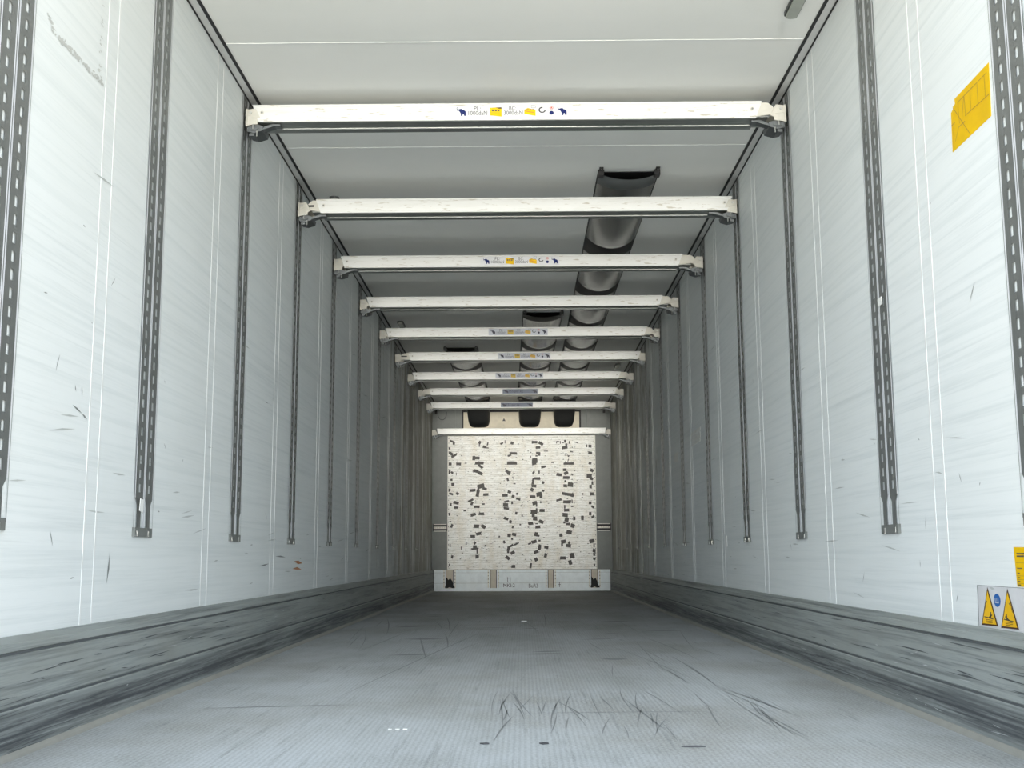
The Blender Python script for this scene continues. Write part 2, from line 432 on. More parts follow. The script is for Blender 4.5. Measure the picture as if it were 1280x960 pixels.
# ------------------------------------------------------------------ slotted wall rails
RB, RT = .539, H - .012
def rail_meshes(side):
    def X(t): return side * (WX - t)
    def q(g, s0, s1, z0, z1, t, m, dep=.0):
        if dep: g.box((min(X(t), X(t - dep)), s0, z0), (max(X(t), X(t - dep)), s1, z1), m)
        else: g.poly([(X(t), s0, z0), (X(t), s1, z0), (X(t), s1, z1), (X(t), s0, z1)], m)
    pl, lips, cap = MB(), [], MB()
    zb0 = RB + .125; TF = .0036
    pitch, sh, sw = .0465, .027, .017
    for c in (-.047, .047):
        s0, s1 = c - .037, c + .037
        q(pl, s0, c - sw/2, zb0, RT, TF, 'rail_steel'); q(pl, c + sw/2, s1, zb0, RT, TF, 'rail_steel')
        z = zb0
        while z < RT:
            q(pl, c - sw/2, c + sw/2, z, min(RT, z + pitch - sh), TF, 'rail_steel'); z += pitch
        q(pl, c - .019, c + .019, RB + .028, zb0, TF, 'rail_steel')               # tongue between the two cut-outs
        pl.poly([(X(TF), c - .037, zb0), (X(TF), c - .019, zb0 - .02), (X(TF), c - .019, zb0)], 'rail_steel')
        pl.poly([(X(TF), c + .019, zb0), (X(TF), c + .019, zb0 - .02), (X(TF), c + .037, zb0)], 'rail_steel')
    q(pl, -.010, .010, zb0, RT, TF * .6, 'rail_steel')
    for s0, s1 in ((-.096, -.0935), (.0935, .096)): q(pl, s0, s1, RB + .02, RT, TF, 'rail_steel')
    for s0, s1 in ((-.0925, -.085), (-.009, -.003), (.003, .009), (.085, .0925)):
        g = MB(); m = (s0 + s1) / 2; z1 = zb0 if abs(m) > .02 else RB + .03
        g.poly([(X(TF * .7), s0, z1), (X(TF + .0012), m, z1), (X(TF + .0012), m, RT), (X(TF * .7), s0, RT)], 'rail_lip')
        g.poly([(X(TF + .0012), m, z1), (X(TF * .7), s1, z1), (X(TF * .7), s1, RT), (X(TF + .0012), m, RT)], 'rail_lip')
        lips.append(g)
    cap.prism([(X(0), -.096, RB), (X(.007), -.086, RB), (X(.007), .086, RB), (X(0), .096, RB)], (0, 0, .03), 'end_cap')
    for s in (-.062, .05): q(cap, s - .005, s + .005, RB + .002, RB + .02, .0082, 'pin_steel', .002)
    return pl, lips, cap
rail_labels = {
 -1: ['slotted steel rail at the very edge of the {s} wall, nearest the opening', None],
  0: ['tall slotted rail on {s} wall, nearest one whose end cap is fully in view', None],
}
ordw = ['', 'first', 'second', 'third', 'fourth', 'fifth', 'sixth', 'seventh', 'eighth', 'ninth']
for side, nm in ((-1, 'left'), (1, 'right')):
    pl, lips, cap = rail_meshes(side); proto = None
    for i in range(-1, 10):
        y = Z0R + i * DR - (-.10 if i == -1 else 0) * 1.0
        if i == -1: y = 2.712
        lab = (rail_labels[i][0].format(s=nm) if i < 1 else 'slotted steel wall rail carrying the %s end of the %s white crossbar from the opening' % (nm, ordw[i]))
        if proto is None:
            r = empty('slotted_wall_rail', (0, y, 0), lab, 'wall rail', 'slotted rails along the %s wall' % nm)
            ch = [pl.build('slotted_plate', r)] + [l.build('edge_lip', r) for l in lips] + [cap.build('end_cap', r)]
            proto = (r, ch)
        else:
            r = proto[0].copy(); C.objects.link(r); r.location = (0, y, 0); r['label'] = lab
            for c0_ in proto[1]:
                c1 = c0_.copy(); C.objects.link(c1); c1.parent = r

# ------------------------------------------------------------------ crossbars
ELE = [(0,70),(6,88),(4,74),(18,66),(30,70),(48,72),(54,62),(70,58),(82,46),(84,22),(80,2),(70,2),(68,20),(52,22),(50,0),(38,2),(40,18),(34,34),(24,52),(10,58)]
def elephant(mb, mname, P, u0, v0, su, sv):
    # trunk is a separate thin curl; body drawn as one outline split in convex pieces
    body = [[(34,34),(24,52),(10,60),(4,70),(10,70),(18,66),(30,71)], [(34,34),(30,71),(48,73),(54,63)], [(34,34),(54,63),(70,58),(82,46)],
            [(34,34),(82,46),(84,24),(40,20)], [(40,20),(58,21),(52,0),(39,2)], [(64,22),(84,24),(82,1),(71,1)]]
    for b in body: mb.poly([P(u0 + x * su, v0 + y * sv) for x, y in b], mname)
    for (a, b) in (((4,68),(1,78)), ((1,78),(5,88)), ((5,88),(13,92)), ((2,60),(10,52))):
        mb.poly([P(u0 + a[0]*su, v0 + a[1]*sv), P(u0 + b[0]*su, v0 + b[1]*sv), P(u0 + (b[0]+5)*su, v0 + (b[1]-2)*sv), P(u0 + (a[0]+6)*su, v0 + (a[1]+2)*sv)], mname)
def sticker_white(parent, xa, xb, z0, yf, look):
    base, navy, yel, ink = look
    k = (xb - xa) / 925.0; hv = .0585 / 108
    bs = MB(); bs.box((xa, yf - .0012, z0), (xb, yf + .0005, z0 + .0585), base); st = bs.build('rating_sticker', parent)
    def P(u, v, d=.0018): return (xa + u * k, yf - d, z0 + v * hv)
    for u0 in (30, 832):
        e = MB(); elephant(e, navy, P, u0, 18, .90, .86); e.build('elephant_emblem', st)
    t = MB(); ux, uz = (1, 0, 0), (0, 0, 1)
    text_polys('PL:', t, ink, P(170, 66), ux, uz, .028, 55 * k); text_polys('1000daN', t, ink, P(126, 26), ux, uz, .028, 150 * k); t.build('lettering', st); t = MB()
    text_polys('BC:', t, ink, P(450, 66), ux, uz, .028, 55 * k); text_polys('3000daN', t, ink, P(408, 26), ux, uz, .028, 150 * k); t.build('lettering', st)
    p = MB()
    p.poly([P(298, 22), P(390, 10), P(390, 92), P(296, 88)], yel)
    p.poly([P(350, 100), P(390, 104), P(390, 78), P(350, 84)], base)
    for u in (312, 336, 358): p.poly([P(u, 58, .0022), P(u + 16, 56, .0022), P(u + 16, 72, .0022), P(u, 74, .0022)], ink if ink != 'ink_light' else 'ink')
    p.poly([P(300, 46, .0022), P(388, 42, .0022), P(388, 45, .0022), P(300, 49, .0022)], 'label_ochre')
    p.build('cargo_pictogram', st); p = MB()
    p.poly([P(570, 32), P(660, 14), P(660, 66), P(600, 84), P(570, 70)], yel)
    p.poly([P(574, 56, .0022), P(652, 40, .0022), P(652, 44, .0022), P(574, 61, .0022)], 'red_ink')
    for u in (586, 610, 634): p.poly([P(u, 72, .0022), P(u + 18, 70, .0022), P(u + 18, 74, .0022), P(u, 76, .0022)], 'ink')
    for a, b in (((625, 84), (660, 84)), ((625, 104), (660, 104))): p.poly([P(a[0], a[1]), P(b[0], b[1]), P(b[0], b[1] + 2), P(a[0], a[1] + 2)], 'ink_light')
    for u in (625, 658): p.poly([P(u, 84), P(u + 2, 84), P(u + 2, 104), P(u, 104)], 'ink_light')
    p.build('cargo_pictogram', st)
    r = MB()
    for i in range(14):                                             # open ring, gap at the upper right
        a0, a1 = math.radians(80 + i * 270 / 14), math.radians(80 + (i + 1) * 270 / 14)
        r.poly([P(712 + ra * math.cos(a) , 66 + ra * .92 * math.sin(a)) for ra, a in ((18, a0), (29, a0), (29, a1), (18, a1))], 'ink')
    r.build('test_mark', st); r = MB()
    def ring(u, v, r0, r1, m, n=16):
        for i in range(n):
            a0, a1 = 2*math.pi*i/n, 2*math.pi*(i+1)/n
            r.poly([P(u + ra * math.cos(a), v + ra * .95 * math.sin(a)) for ra, a in ((r0, a0), (r1, a0), (r1, a1), (r0, a1))], m)
    ring(786, 84, 13, 16, 'red_ink'); r.poly([P(776, 78), P(796, 78), P(786, 96)], 'red_ink')
    r.build('warning_mark', st); r = MB(); ring(786, 40, 0.1, 18, navy); r.build('mandatory_mark', st)
def sticker_blue(parent, xa, xb, z0, yf):
    k = (xb - xa) / 560.0; hv = .055 / 100
    bs = MB(); bs.box((xa, yf - .0012, z0), (xb, yf + .0005, z0 + .055), 'sticker_blue'); st = bs.build('load_sticker', parent)
    def P(u, v, d=.0018): return (xa + u * k, yf - d, z0 + v * hv)
    for u0 in (8, 462):
        e = MB(); elephant(e, 'logo_dark', P, u0, 8, 1.0, .95); e.build('elephant_emblem', st)
    t = MB(); text_polys('155 per kg', t, 'logo_dark', P(105, 30), (1, 0, 0), (0, 0, 1), .045, 220 * k); t.build('lettering', st)
BH = .085; BD = .140
def beam_mesh(xl, xr, sl=.031):
    """painted box section with slanted ends and a ribbed bare underside"""
    g = MB(); yf, yb = -BD / 2, BD / 2
    pr = [(yf, .004), (yf - .0012, .006), (yf - .0012, .011), (yf, .013), (yf, BH - .013), (yf - .0015, BH - .011), (yf - .0015, BH - .002), (yf + .001, BH), (yb, BH), (yb, .004)]
    def xe(z, s): return (xl + sl * (1 - z / BH)) if s < 0 else (xr - sl * (1 - z / BH))
    n = len(pr)
    L = [(xe(z, -1), y, z) for y, z in pr]; R = [(xe(z, 1), y, z) for y, z in pr]
    g.faces(L + R, [tuple(range(n)), tuple(range(n, 2*n))[::-1]] + [(i, i + 1, n + i + 1, n + i) for i in range(n - 1)], 'bar_paint')
    un = [(yf, .004), (yf + .003, .001), (yf + .076, .001), (yf + .077, -.002), (yf + .086, -.002), (yf + .087, .001), (yb - .003, .001), (yb, .004)]
    mats = ['bar_underside', 'bar_underside', 'bar_underside', 'bar_paint', 'bar_underside', 'bar_underside', 'bar_underside']
    for i in range(len(un) - 1):
        (y0, z0), (y1, z1) = un[i], un[i + 1]
        g.poly([(xl + sl, y0, z0), (xr - sl, y0, z0), (xr - sl, y1, z1), (xl + sl, y1, z1)], mats[i])
    return g
def claw(parent, side, xb_end, slot, ext):
    """end fitting: inner sleeve (if pulled out), white claw plates, pivot bolt, steel latch"""
    e = side * 1.213
    def sx(t): return e - side * t          # t measured inward from the rail
    yf = -BD / 2
    inner = abs(xb_end) - .002
    tin = 1.213 - inner + .035
    if ext:
        g = MB()
        for y in (yf + .004, -yf - .010):
            g.prism([(sx(.055), y, .062), (sx(.035), y, .030), (sx(.060), y, .022), (sx(tin), y, .012), (sx(tin), y, .077), (sx(.075), y, .077)], (0, .006, 0), 'claw_paint')
        g.box((min(sx(.075), sx(tin)), yf + .006, .071), (max(sx(.075), sx(tin)), -yf - .006, .077), 'claw_paint')
        g.box((min(sx(.075), sx(tin)), yf + .006, .010), (max(sx(.075), sx(tin)), -yf - .006, .015), 'bar_underside')
        o = g.build('end_sleeve', parent)
        if slot:
            s_ = MB(); s_.box((min(sx(tin - .045), sx(tin - .105)), yf + .0025, .040), (max(sx(tin - .045), sx(tin - .105)), yf + .0045, .051), 'gasket'); s_.build('sleeve_slot', o)
    g = MB()
    for y in (yf + .001, -yf - .005):
        g.prism([(sx(0), y, -.012), (sx(.002), y, .064), (sx(.040), y, .068), (sx(.066), y, .018), (sx(.050), y, .010), (sx(.048), y, -.006)], (0, .004, 0), 'claw_paint')
        g.prism([(sx(.004), y - .0015, .030), (sx(.004), y - .0015, .062), (sx(.040), y - .0015, .066), (sx(.062), y - .0015, .020)], (0, .003, 0), 'claw_paint')
    g.box((min(sx(-.006), sx(.004)), yf, -.014), (max(sx(-.006), sx(.004)), -yf, .066), 'claw_paint')
    cl = g.build('claw', parent, bevel=.001)
    b = MB(); b.cyl((sx(.017), yf + .002, .048), (0, -1, 0), .0065, .006, 'pin_steel'); b.build('pivot_bolt', cl)
    l = MB()
    l.prism([(sx(.0), yf + .006, -.016), (sx(.0), yf + .006, -.038), (sx(.030), yf + .006, -.046), (sx(.070), yf + .006, -.034), (sx(.075), yf + .006, -.014), (sx(.045), yf + .006, -.004)], (0, BD - .02, 0), 'latch_steel')
    l.box((min(sx(.014), sx(.052)), yf - .004, -.034), (max(sx(.014), sx(.052)), yf + .006, -.022), 'latch_steel')
    l.box((min(sx(.010), sx(.034)), yf + .01, -.058), (max(sx(.010), sx(.034)), yf + .05, -.044), 'latch_steel')
    l.prism([(sx(.066), yf + .01, -.018), (sx(.066), yf + .01, -.030), (sx(.125), yf + .01, -.012), (sx(.150), yf + .01, -.012), (sx(.150), yf + .01, -.002), (sx(.11), yf + .01, -.002)], (0, .045, 0), 'latch_steel')
    lt = l.build('latch', parent, bevel=.0015)
    p = MB(); p.cyl((sx(.030), yf - .004, -.030), (0, 0, 1), .004, .022, 'pin_steel', 8); p.cyl((sx(.046), yf + .004, -.062), (0, 0, 1), .003, .025, 'pin_steel', 8); p.build('latch_pin', lt)
W3 = ('sticker_white', 'logo_navy', 'label_yellow', 'ink_light'); G3 = ('sticker_grey', 'logo_dark', 'label_ochre', 'ink')
bar_spec = {  # i: z of underside, left end, right end, (left pulled out, right pulled out), slot, sticker
 1: (2.412, -1.190, 1.112, 0, 1, 0, ('w', -.283, .242)),
 2: (2.3575, -1.121, 1.195, 1, 0, 1, None),
 3: (2.355, -1.176, 1.085, 0, 1, 0, ('w', -.249, .271)),
 4: (2.355, -1.172, 1.100, 0, 1, 0, None),
 5: (2.356, -1.172, 1.110, 0, 1, 0, ('g', -.270, .244)),
 6: (2.356, -1.096, 1.178, 1, 0, 1, ('g', -.218, .295)),
 7: (2.353, -1.172, 1.085, 0, 1, 0, ('g', -.269, .245)),
 8: (2.356, -1.093, 1.140, 1, 1, 0, ('b', -.216, .199)),
 9: (2.354, -1.172, 1.090, 0, 1, 0, ('b', -.262, .151)),
}
bar_lab = {
 1: 'white crossbar nearest the opening, widest in view, with a bright load rating sticker',
 2: 'white crossbar without sticker, just below the clipped mouth of the longest duct',
 3: 'white crossbar with a pale rating sticker, third from the opening',
 4: 'plain white crossbar without sticker, just in front of the middle duct mouth',
 5: 'white crossbar with grey rating sticker, fifth from opening, its sticker the largest grey one',
 6: 'white crossbar with grey rating sticker, sixth from opening, just below the left duct mouth',
 7: 'rust-speckled white crossbar, seventh from opening, the farthest with yellow pictograms',
 8: 'white crossbar with dark blue sticker, second last before the front bulkhead',
 9: 'white crossbar with dark blue sticker, farthest of the bars under the ceiling',
}
GB = 'crossbars below the ceiling'
for i, (zb, xl, xr, le, re, slot, stk) in bar_spec.items():
    r = empty('crossbar', (0, Z0R + i * DR, zb), bar_lab[i], 'crossbar', GB)
    bm_ = beam_mesh(xl, xr).build('beam', r)
    b = MB()
    for s, xe in ((-1, xl), (1, xr)):
        b2 = MB(); b2.cyl((xe - s * .045, -BD/2 + .001, .047), (0, -1, 0), .0085, .004, 'claw_paint'); b2.cyl((xe - s * .045, -BD/2 - .003, .047), (0, -1, 0), .0045, .002, 'rail_steel', 10)
        b2.build('rivet', bm_)
    claw(r, -1, xl, slot, le); claw(r, 1, xr, 0, re)
    if stk:
        kind, xa, xb = stk
        if kind == 'b': sticker_blue(r, xa, xb, .015, -BD / 2)
        else: sticker_white(r, xa, xb, .0135, -BD / 2, W3 if kind == 'w' else G3)
# low bar across the bulkhead
r = empty('crossbar', (0, 15.745, 2.108), 'plain white crossbar lying low across the front bulkhead, above the worn panel', 'crossbar', GB)
bm_ = beam_mesh(-1.150, 1.150, .012).build('beam', r)
for s in (-1, 1): claw(r, s, s * 1.150, 0, 0)

# ------------------------------------------------------------------ fabric air ducts under the roof
def duct(y0, xa0, xb0, xa1, xb1, label, hooks, hem='duct_band'):
    root = empty('air_duct', ((xa0 + xb0) / 2, y0, H), label, 'air duct', 'fabric air ducts on the ceiling')
    ox, oy = (xa0 + xb0) / 2, y0
    yend = 15.80; N = 18
    def sect(y, dep, wmul=1.0, ex=.75):
        t = (y - y0) / (yend - y0); a = xa0 + (xa1 - xa0) * t; b = xb0 + (xb1 - xb0) * t; c = (a + b) / 2; hw = (b - a) / 2 * wmul
        out = []
        for k in range(N + 1):
            th = math.pi * k / N
            cx = math.copysign(abs(math.cos(th)) ** (1.0 if ex == .75 else .42), math.cos(th)); sz = math.sin(th) ** (1.25 if ex == .75 else ex)
            out.append((c - hw * cx - ox, y - oy, -dep * sz))
        return out
    ys = []; y = y0 + .20
    def depth(y):
        ph = ((y - (Z0R - .10)) / DR) % 1.0          # fabric bellies out between the hoops
        return .050 + .060 * (ph ** 2.0 if ph < .95 else (1 - ph) / .05 * .9)
    while y < 15.35: ys.append((y, depth(y))); y += .044
    g = MB(); rows = [sect(yy, dd) for yy, dd in ys]
    pts = [p for r_ in rows for p in r_]; n = N + 1
    g.faces(pts, [(i*n+k, i*n+k+1, (i+1)*n+k+1, (i+1)*n+k) for i in range(len(rows)-1) for k in range(N)], 'duct_fabric')
    sl_ = g.build('fabric_sleeve', root, smooth=True)
    # flat dark fixing strip the sleeve is sewn to
    g = MB()
    g.prism([(xa0 - ox - .004, .03, -.003), (xb0 - ox + .004, .03, -.003), (xb1 - ox + .012, 15.4 - oy, -.003), (xa1 - ox - .012, 15.4 - oy, -.003)], (0, 0, .003), 'duct_band'); g.build('fixing_strip', root)
    # mouth band, flattened against the roof
    g = MB(); rows = []
    for j in range(7):
        t = j / 6; rows.append(sect(y0 + .02 + .18 * t, .050 + (depth(y0 + .2) - .050) * t))
    pts = [p for r_ in rows for p in r_]
    g.faces(pts, [(i*n+k, i*n+k+1, (i+1)*n+k+1, (i+1)*n+k) for i in range(6) for k in range(N)], hem)
    inn = [[(p[0] * 1.0, p[1], p[2] * .93) for p in r_] for r_ in rows]
    pts = [p for r_ in inn for p in r_]
    g.faces(pts, [(i*n+k, i*n+k+1, (i+1)*n+k+1, (i+1)*n+k) for i in range(6) for k in range(N)], 'duct_band')
    g.build('mouth_hem', root, smooth=True)
    # hoops widened into black bands that paint the shade behind each belly
    kk = math.ceil((y0 + .25 - (Z0R - .10)) / DR)
    while Z0R - .10 + kk * DR < 15.2:
        yy = Z0R - .10 + kk * DR; hh = MB()
        a, b = sect(yy - .01, .062, 1.012), sect(yy + .30, .062, 1.012)
        hh.faces(a + b, [(k, k + 1, n + k + 1, n + k) for k in range(N)], 'duct_band'); kk += 1
        hh.build('hoop_shade_band', root, smooth=True)
    # last stretch drops over the outlet of the cooling unit
    g = MB(); rows = []
    for j in range(9):
        t = j / 8; rows.append(sect(15.34 + .49 * t, .10 + .235 * min(1, t * 1.25) ** .8, 1 - .03 * t, .34 - .28 * 0))
    pts = [p for r_ in rows for p in r_]
    g.faces(pts, [(i*n+k, i*n+k+1, (i+1)*n+k+1, (i+1)*n+k) for i in range(8) for k in range(N)], 'duct_band')
    g.poly(rows[0], 'duct_band')
    g.build('outlet_sleeve', root, smooth=True)
    if hooks:
        for s, xx in ((-1, xa0), (1, xb0)):
            h_ = MB(); c = xx - ox - s * .012
            h_.box((c - .016, -.01, -.030), (c + .016, .05, 0), 'hook_black'); h_.box((c - .011, -.05, -.008), (c + .011, -.01, 0), 'hook_black')
            h_.cyl((c, -.035, -.009), (0, 0, -1), .004, .003, 'pin_steel', 8); h_.build('hanging_clip', root, bevel=.002)
    return root
duct(6.075, .448, .778, .437, .730, 'longest dark fabric air duct, right of centre, its clipped mouth showing above the second crossbar', True, 'duct_hem')
duct(9.77, .032, .377, -.040, .268, 'middle dark fabric air duct with its open mouth just behind the fourth crossbar', True)
duct(11.46, -.767, -.429, -.735, -.426, 'short dark fabric air duct on the left side of the ceiling', True)

# ------------------------------------------------------------------ front bulkhead
root = empty('bulkhead_panel', (0, 15.86, .29), 'large white bulkhead panel covered with dark torn tape patches and dirt', 'panel')
g = MB(); g.box((-1.006, -.028, 0), (1.006, .03, 1.815), 'worn_panel'); pn = g.build('panel_board', root, bevel=.004)
for s in (-1, 1):
    g = MB(); g.box((s * 1.008 - .006, -.032, 0), (s * 1.008 + .006, .03, 1.815), 'rivet_white')
    for k in range(30): g.box((s * .998 - .004, -.0325, .03 + k * .06), (s * .998 + .005, -.0265, .04 + k * .06), 'latch_steel')
    g.build('edge_trim', root)
A = [(270,495,70,25,20),(290,520,30,35,0),(640,510,35,40,30),(635,550,15,40,0),(745,530,20,45,10),(705,572,50,35,15),(745,585,30,15,0),(935,525,45,25,-30),(980,505,10,45,0),(1075,520,40,40,10),(225,590,40,30,0),(250,660,70,40,30),(290,690,80,30,-30),(320,670,20,40,40),(560,720,40,60,0),(605,722,65,40,0),(1090,660,100,35,0),(1040,688,50,25,-20),(240,800,45,40,0),(355,800,70,40,5),(450,790,30,12,0),(630,790,120,40,0),(650,835,80,35,40),(1070,790,135,45,0)]
B = [(205,510,75,40,0),(290,530,70,40,30),(250,583,65,35,0),(515,505,40,20,0),(500,515,12,30,0),(550,515,12,40,0),(585,520,30,12,0),(615,500,30,40,0),(672,515,15,40,10),(630,545,30,30,0),(608,585,75,40,-10),(765,518,60,12,15),(905,565,15,40,0),(950,568,40,40,0),(250,660,60,35,5),(265,685,30,20,0),(230,695,30,20,0),(355,632,60,12,0),(700,640,45,15,10),(950,660,55,40,5),(625,668,35,8,0),(612,685,8,30,0),(643,685,8,30,0),(660,700,20,25,30),(205,760,75,70,0),(195,800,60,40,-10),(610,805,40,30,0),(665,803,140,35,0),(655,755,10,40,20),(620,780,12,30,0),(150,710,12,30,0),(320,845,65,30,-15),(445,785,35,18,0),(945,800,35,35,30)]
Cc = [(590,95,60,45,15),(645,125,70,45,25),(230,110,30,50,20),(268,115,35,28,40),(550,95,12,40,0),(325,135,8,40,0),(1000,100,35,35,30),(1030,125,50,55,15),(1097,133,18,25,30),(1015,212,30,50,-15),(1092,195,8,35,0),(260,215,30,30,0),(278,275,42,40,0),(1105,270,30,15,0),(655,300,100,55,-15),(540,355,85,40,-5),(620,345,30,30,0),(705,335,60,35,20),(612,400,45,90,10),(722,412,70,38,-2),(230,350,35,40,0),(255,400,60,30,20),(340,400,40,35,30),(1035,380,50,40,20),(980,425,75,40,0),(1085,440,40,40,20),(1140,405,30,30,0),(1155,475,60,30,20),(325,520,75,40,15),(325,585,60,35,0),(255,545,20,40,0),(520,490,80,30,-25),(535,530,35,50,20),(600,575,75,35,0),(685,540,40,20,0),(550,680,75,40,-15),(662,670,75,38,0),(1000,505,70,25,-15),(985,555,75,50,5),(995,600,70,35,10),(1072,525,25,40,0),(1190,570,20,10,0),(1125,665,30,40,10),(1205,695,20,25,0),(990,733,65,38,22),(1047,775,40,40,20),(265,830,30,55,20),(235,675,25,40,0),(600,835,70,50,0),(690,840,60,45,30),(660,830,20,20,0),(1180,815,25,20,0),(1080,850,25,30,30),(440,625,40,25,0),(250,768,20,12,0)]
D = [(605,85,50,40,0),(625,130,60,40,-25),(530,150,75,40,10),(625,190,90,40,0),(705,150,30,20,30),(740,95,15,15,0),(235,200,80,38,0),(180,215,25,40,20),(190,300,70,40,5),(180,250,30,60,15),(165,350,45,50,30),(315,255,35,40,20),(200,110,10,30,0),(185,120,25,35,30),(262,115,20,45,0),(680,285,80,60,10),(610,300,50,40,0),(612,240,25,30,0),(260,410,80,55,-15),(285,440,40,40,0),(315,365,30,30,30),(170,445,80,40,0),(90,458,30,12,0),(645,415,160,40,10),(700,430,50,40,20),(525,490,75,30,-15),(630,515,110,45,0),(700,510,15,50,0),(200,530,65,50,-15),(225,560,20,40,0),(280,518,20,30,0),(600,580,20,50,0),(700,575,35,20,0),(625,625,75,40,0),(190,645,95,55,0),(225,630,25,60,0),(205,735,60,55,0),(180,695,40,50,0),(298,628,70,40,0),(20,565,20,15,0),(605,690,75,50,5),(625,750,55,60,15),(595,790,30,30,0),(145,800,70,42,-5),(285,780,65,45,25),(225,805,40,15,0),(240,848,72,40,0),(640,810,50,35,0),(705,835,60,50,20),(835,730,40,60,0),(725,735,30,50,0),(935,170,75,50,0),(965,205,50,40,20),(970,95,50,40,30),(975,265,25,50,0),(950,315,35,50,0),(965,410,50,45,0),(940,530,40,40,0),(975,585,40,30,30),(940,675,35,45,0),(975,715,45,30,-30),(115,850,20,12,0),(845,410,15,25,0),(835,455,20,12,0)]
E_ = [(545,115,65,40,0),(625,80,70,40,-15),(1030,103,50,45,0),(1097,92,60,40,15),(1070,150,25,30,0),(965,190,25,40,-15),(575,205,25,40,30),(575,260,50,60,0),(575,278,95,25,-5),(605,315,20,60,0),(605,382,45,50,0),(245,235,15,50,0),(272,385,30,45,15),(715,240,20,25,0),(395,270,12,40,0),(1020,280,40,60,15),(1060,240,60,30,-30),(1120,220,50,25,-30),(1150,205,20,30,30),(1015,325,30,30,0),(1075,333,60,40,-30),(1010,400,70,42,35),(1085,515,50,40,0),(235,490,12,30,0),(670,165,12,20,0),(900,120,20,25,0)]
F_ = [(655,65,75,55,10),(545,103,40,45,0),(215,90,45,60,15),(240,110,40,25,10),(580,190,70,45,-10),(560,225,25,60,0),(655,205,30,35,30),(645,245,70,45,5),(190,190,70,45,-15),(130,215,45,20,-20),(260,175,30,25,0),(260,265,40,75,10),(215,325,70,40,-20),(350,265,55,40,10),(955,185,70,50,-15),(985,240,20,50,0),(985,310,40,50,10),(985,360,30,40,0),(985,415,35,35,20),(690,375,60,75,-12),(570,405,75,40,2),(620,400,40,8,0),(665,465,45,60,-15),(213,425,45,50,-25),(140,505,30,70,10),(340,370,40,60,10),(985,490,20,15,0),(985,505,20,30,0)]
g = MB()
cx_, sx_ = 653.0, 2.009 / 184.6                                     # survey grid of the panel -> metres
lay = 0
for (ox, oy), lst in (((540,505), A), ((650,505), B), ((540,580), Cc), ((650,580), D), ((540,660), E_), ((650,660), F_)):
    for (u, v, wd, ht, rot) in lst:
        px, py = ox + u / 10.667, oy + v / 10.667
        X = (px - 652.6) * sx_; Z = 1.815 - (py - 544.4) * 1.812 / 167.1
        hw, hh_ = wd / 10.667 * sx_ / 2 * 1.04, ht / 10.667 * sx_ / 2 * 1.04; a = -math.radians(rot); ca, sa = math.cos(a), math.sin(a)
        pts = []
        for dx, dz in ((-1,-1),(0,-1),(1,-1),(1,0),(1,1),(0,1),(-1,1),(-1,0)):
            dx *= random.uniform(.82, 1.05); dz *= random.uniform(.82, 1.05)
            x_, z_ = dx * hw, dz * hh_
            pts.append((min(max(X + ca * x_ - sa * z_, -1.0), 1.0), -.0292 - lay * .0001, min(max(Z + sa * x_ + ca * z_, .01), 1.80)))
        g.poly(pts, 'tape_dark'); lay = (lay + 1) % 7
for _ in range(170):                                                # small torn specks around the patches
    X = random.gauss(random.choice((-.62, -.15, .2, .62)), .16); Z = random.uniform(.1, 1.7); s_ = random.uniform(.004, .011)
    if abs(X) > .98: continue
    g.poly([(X - s_, -.0300, Z), (X, -.0300, Z - s_ * .7), (X + s_ * 1.3, -.0300, Z), (X, -.0300, Z + s_ * .8)], 'tape_dark')
tr = g.build('tape_residue', root); tr['kind'] = 'stuff'; tr['label'] = 'dark torn tape patches'

for s, nm in ((-1, 'left'), (1, 'right')):
    root = empty('corner_post', (s * 1.115, 15.89, .29), 'grey upright panel strip on the %s of the worn bulkhead panel' % nm, 'panel', 'grey strips beside the bulkhead panel')
    g = MB()
    x0 = -.113 if s < 0 else -.100; x1 = .100 if s < 0 else .113
    g.box((x0, -.03, 0), (x1, -.002, .515), 'grey_panel')
    g.box((x0, -.03, .612), (x1, -.002, 1.82), 'grey_panel'); g.build('post_face', root)
    g = MB()                                                        # recessed lashing track
    g.box((-.10, -.012, .515), (.10, -.002, .612), 'gasket')
    for z0, z1, y in ((.512, .522, -.034), (.548, .578, -.026), (.604, .613, -.034)): g.box((-.088, y, z0), (.088, -.004, z1), 'rivet_white')
    for k in range(5): g.box((-.075 + k * .033, -.0275, .556), (-.062 + k * .033, -.0258, .570), 'channel_cream')
    g.build('lashing_track', root)

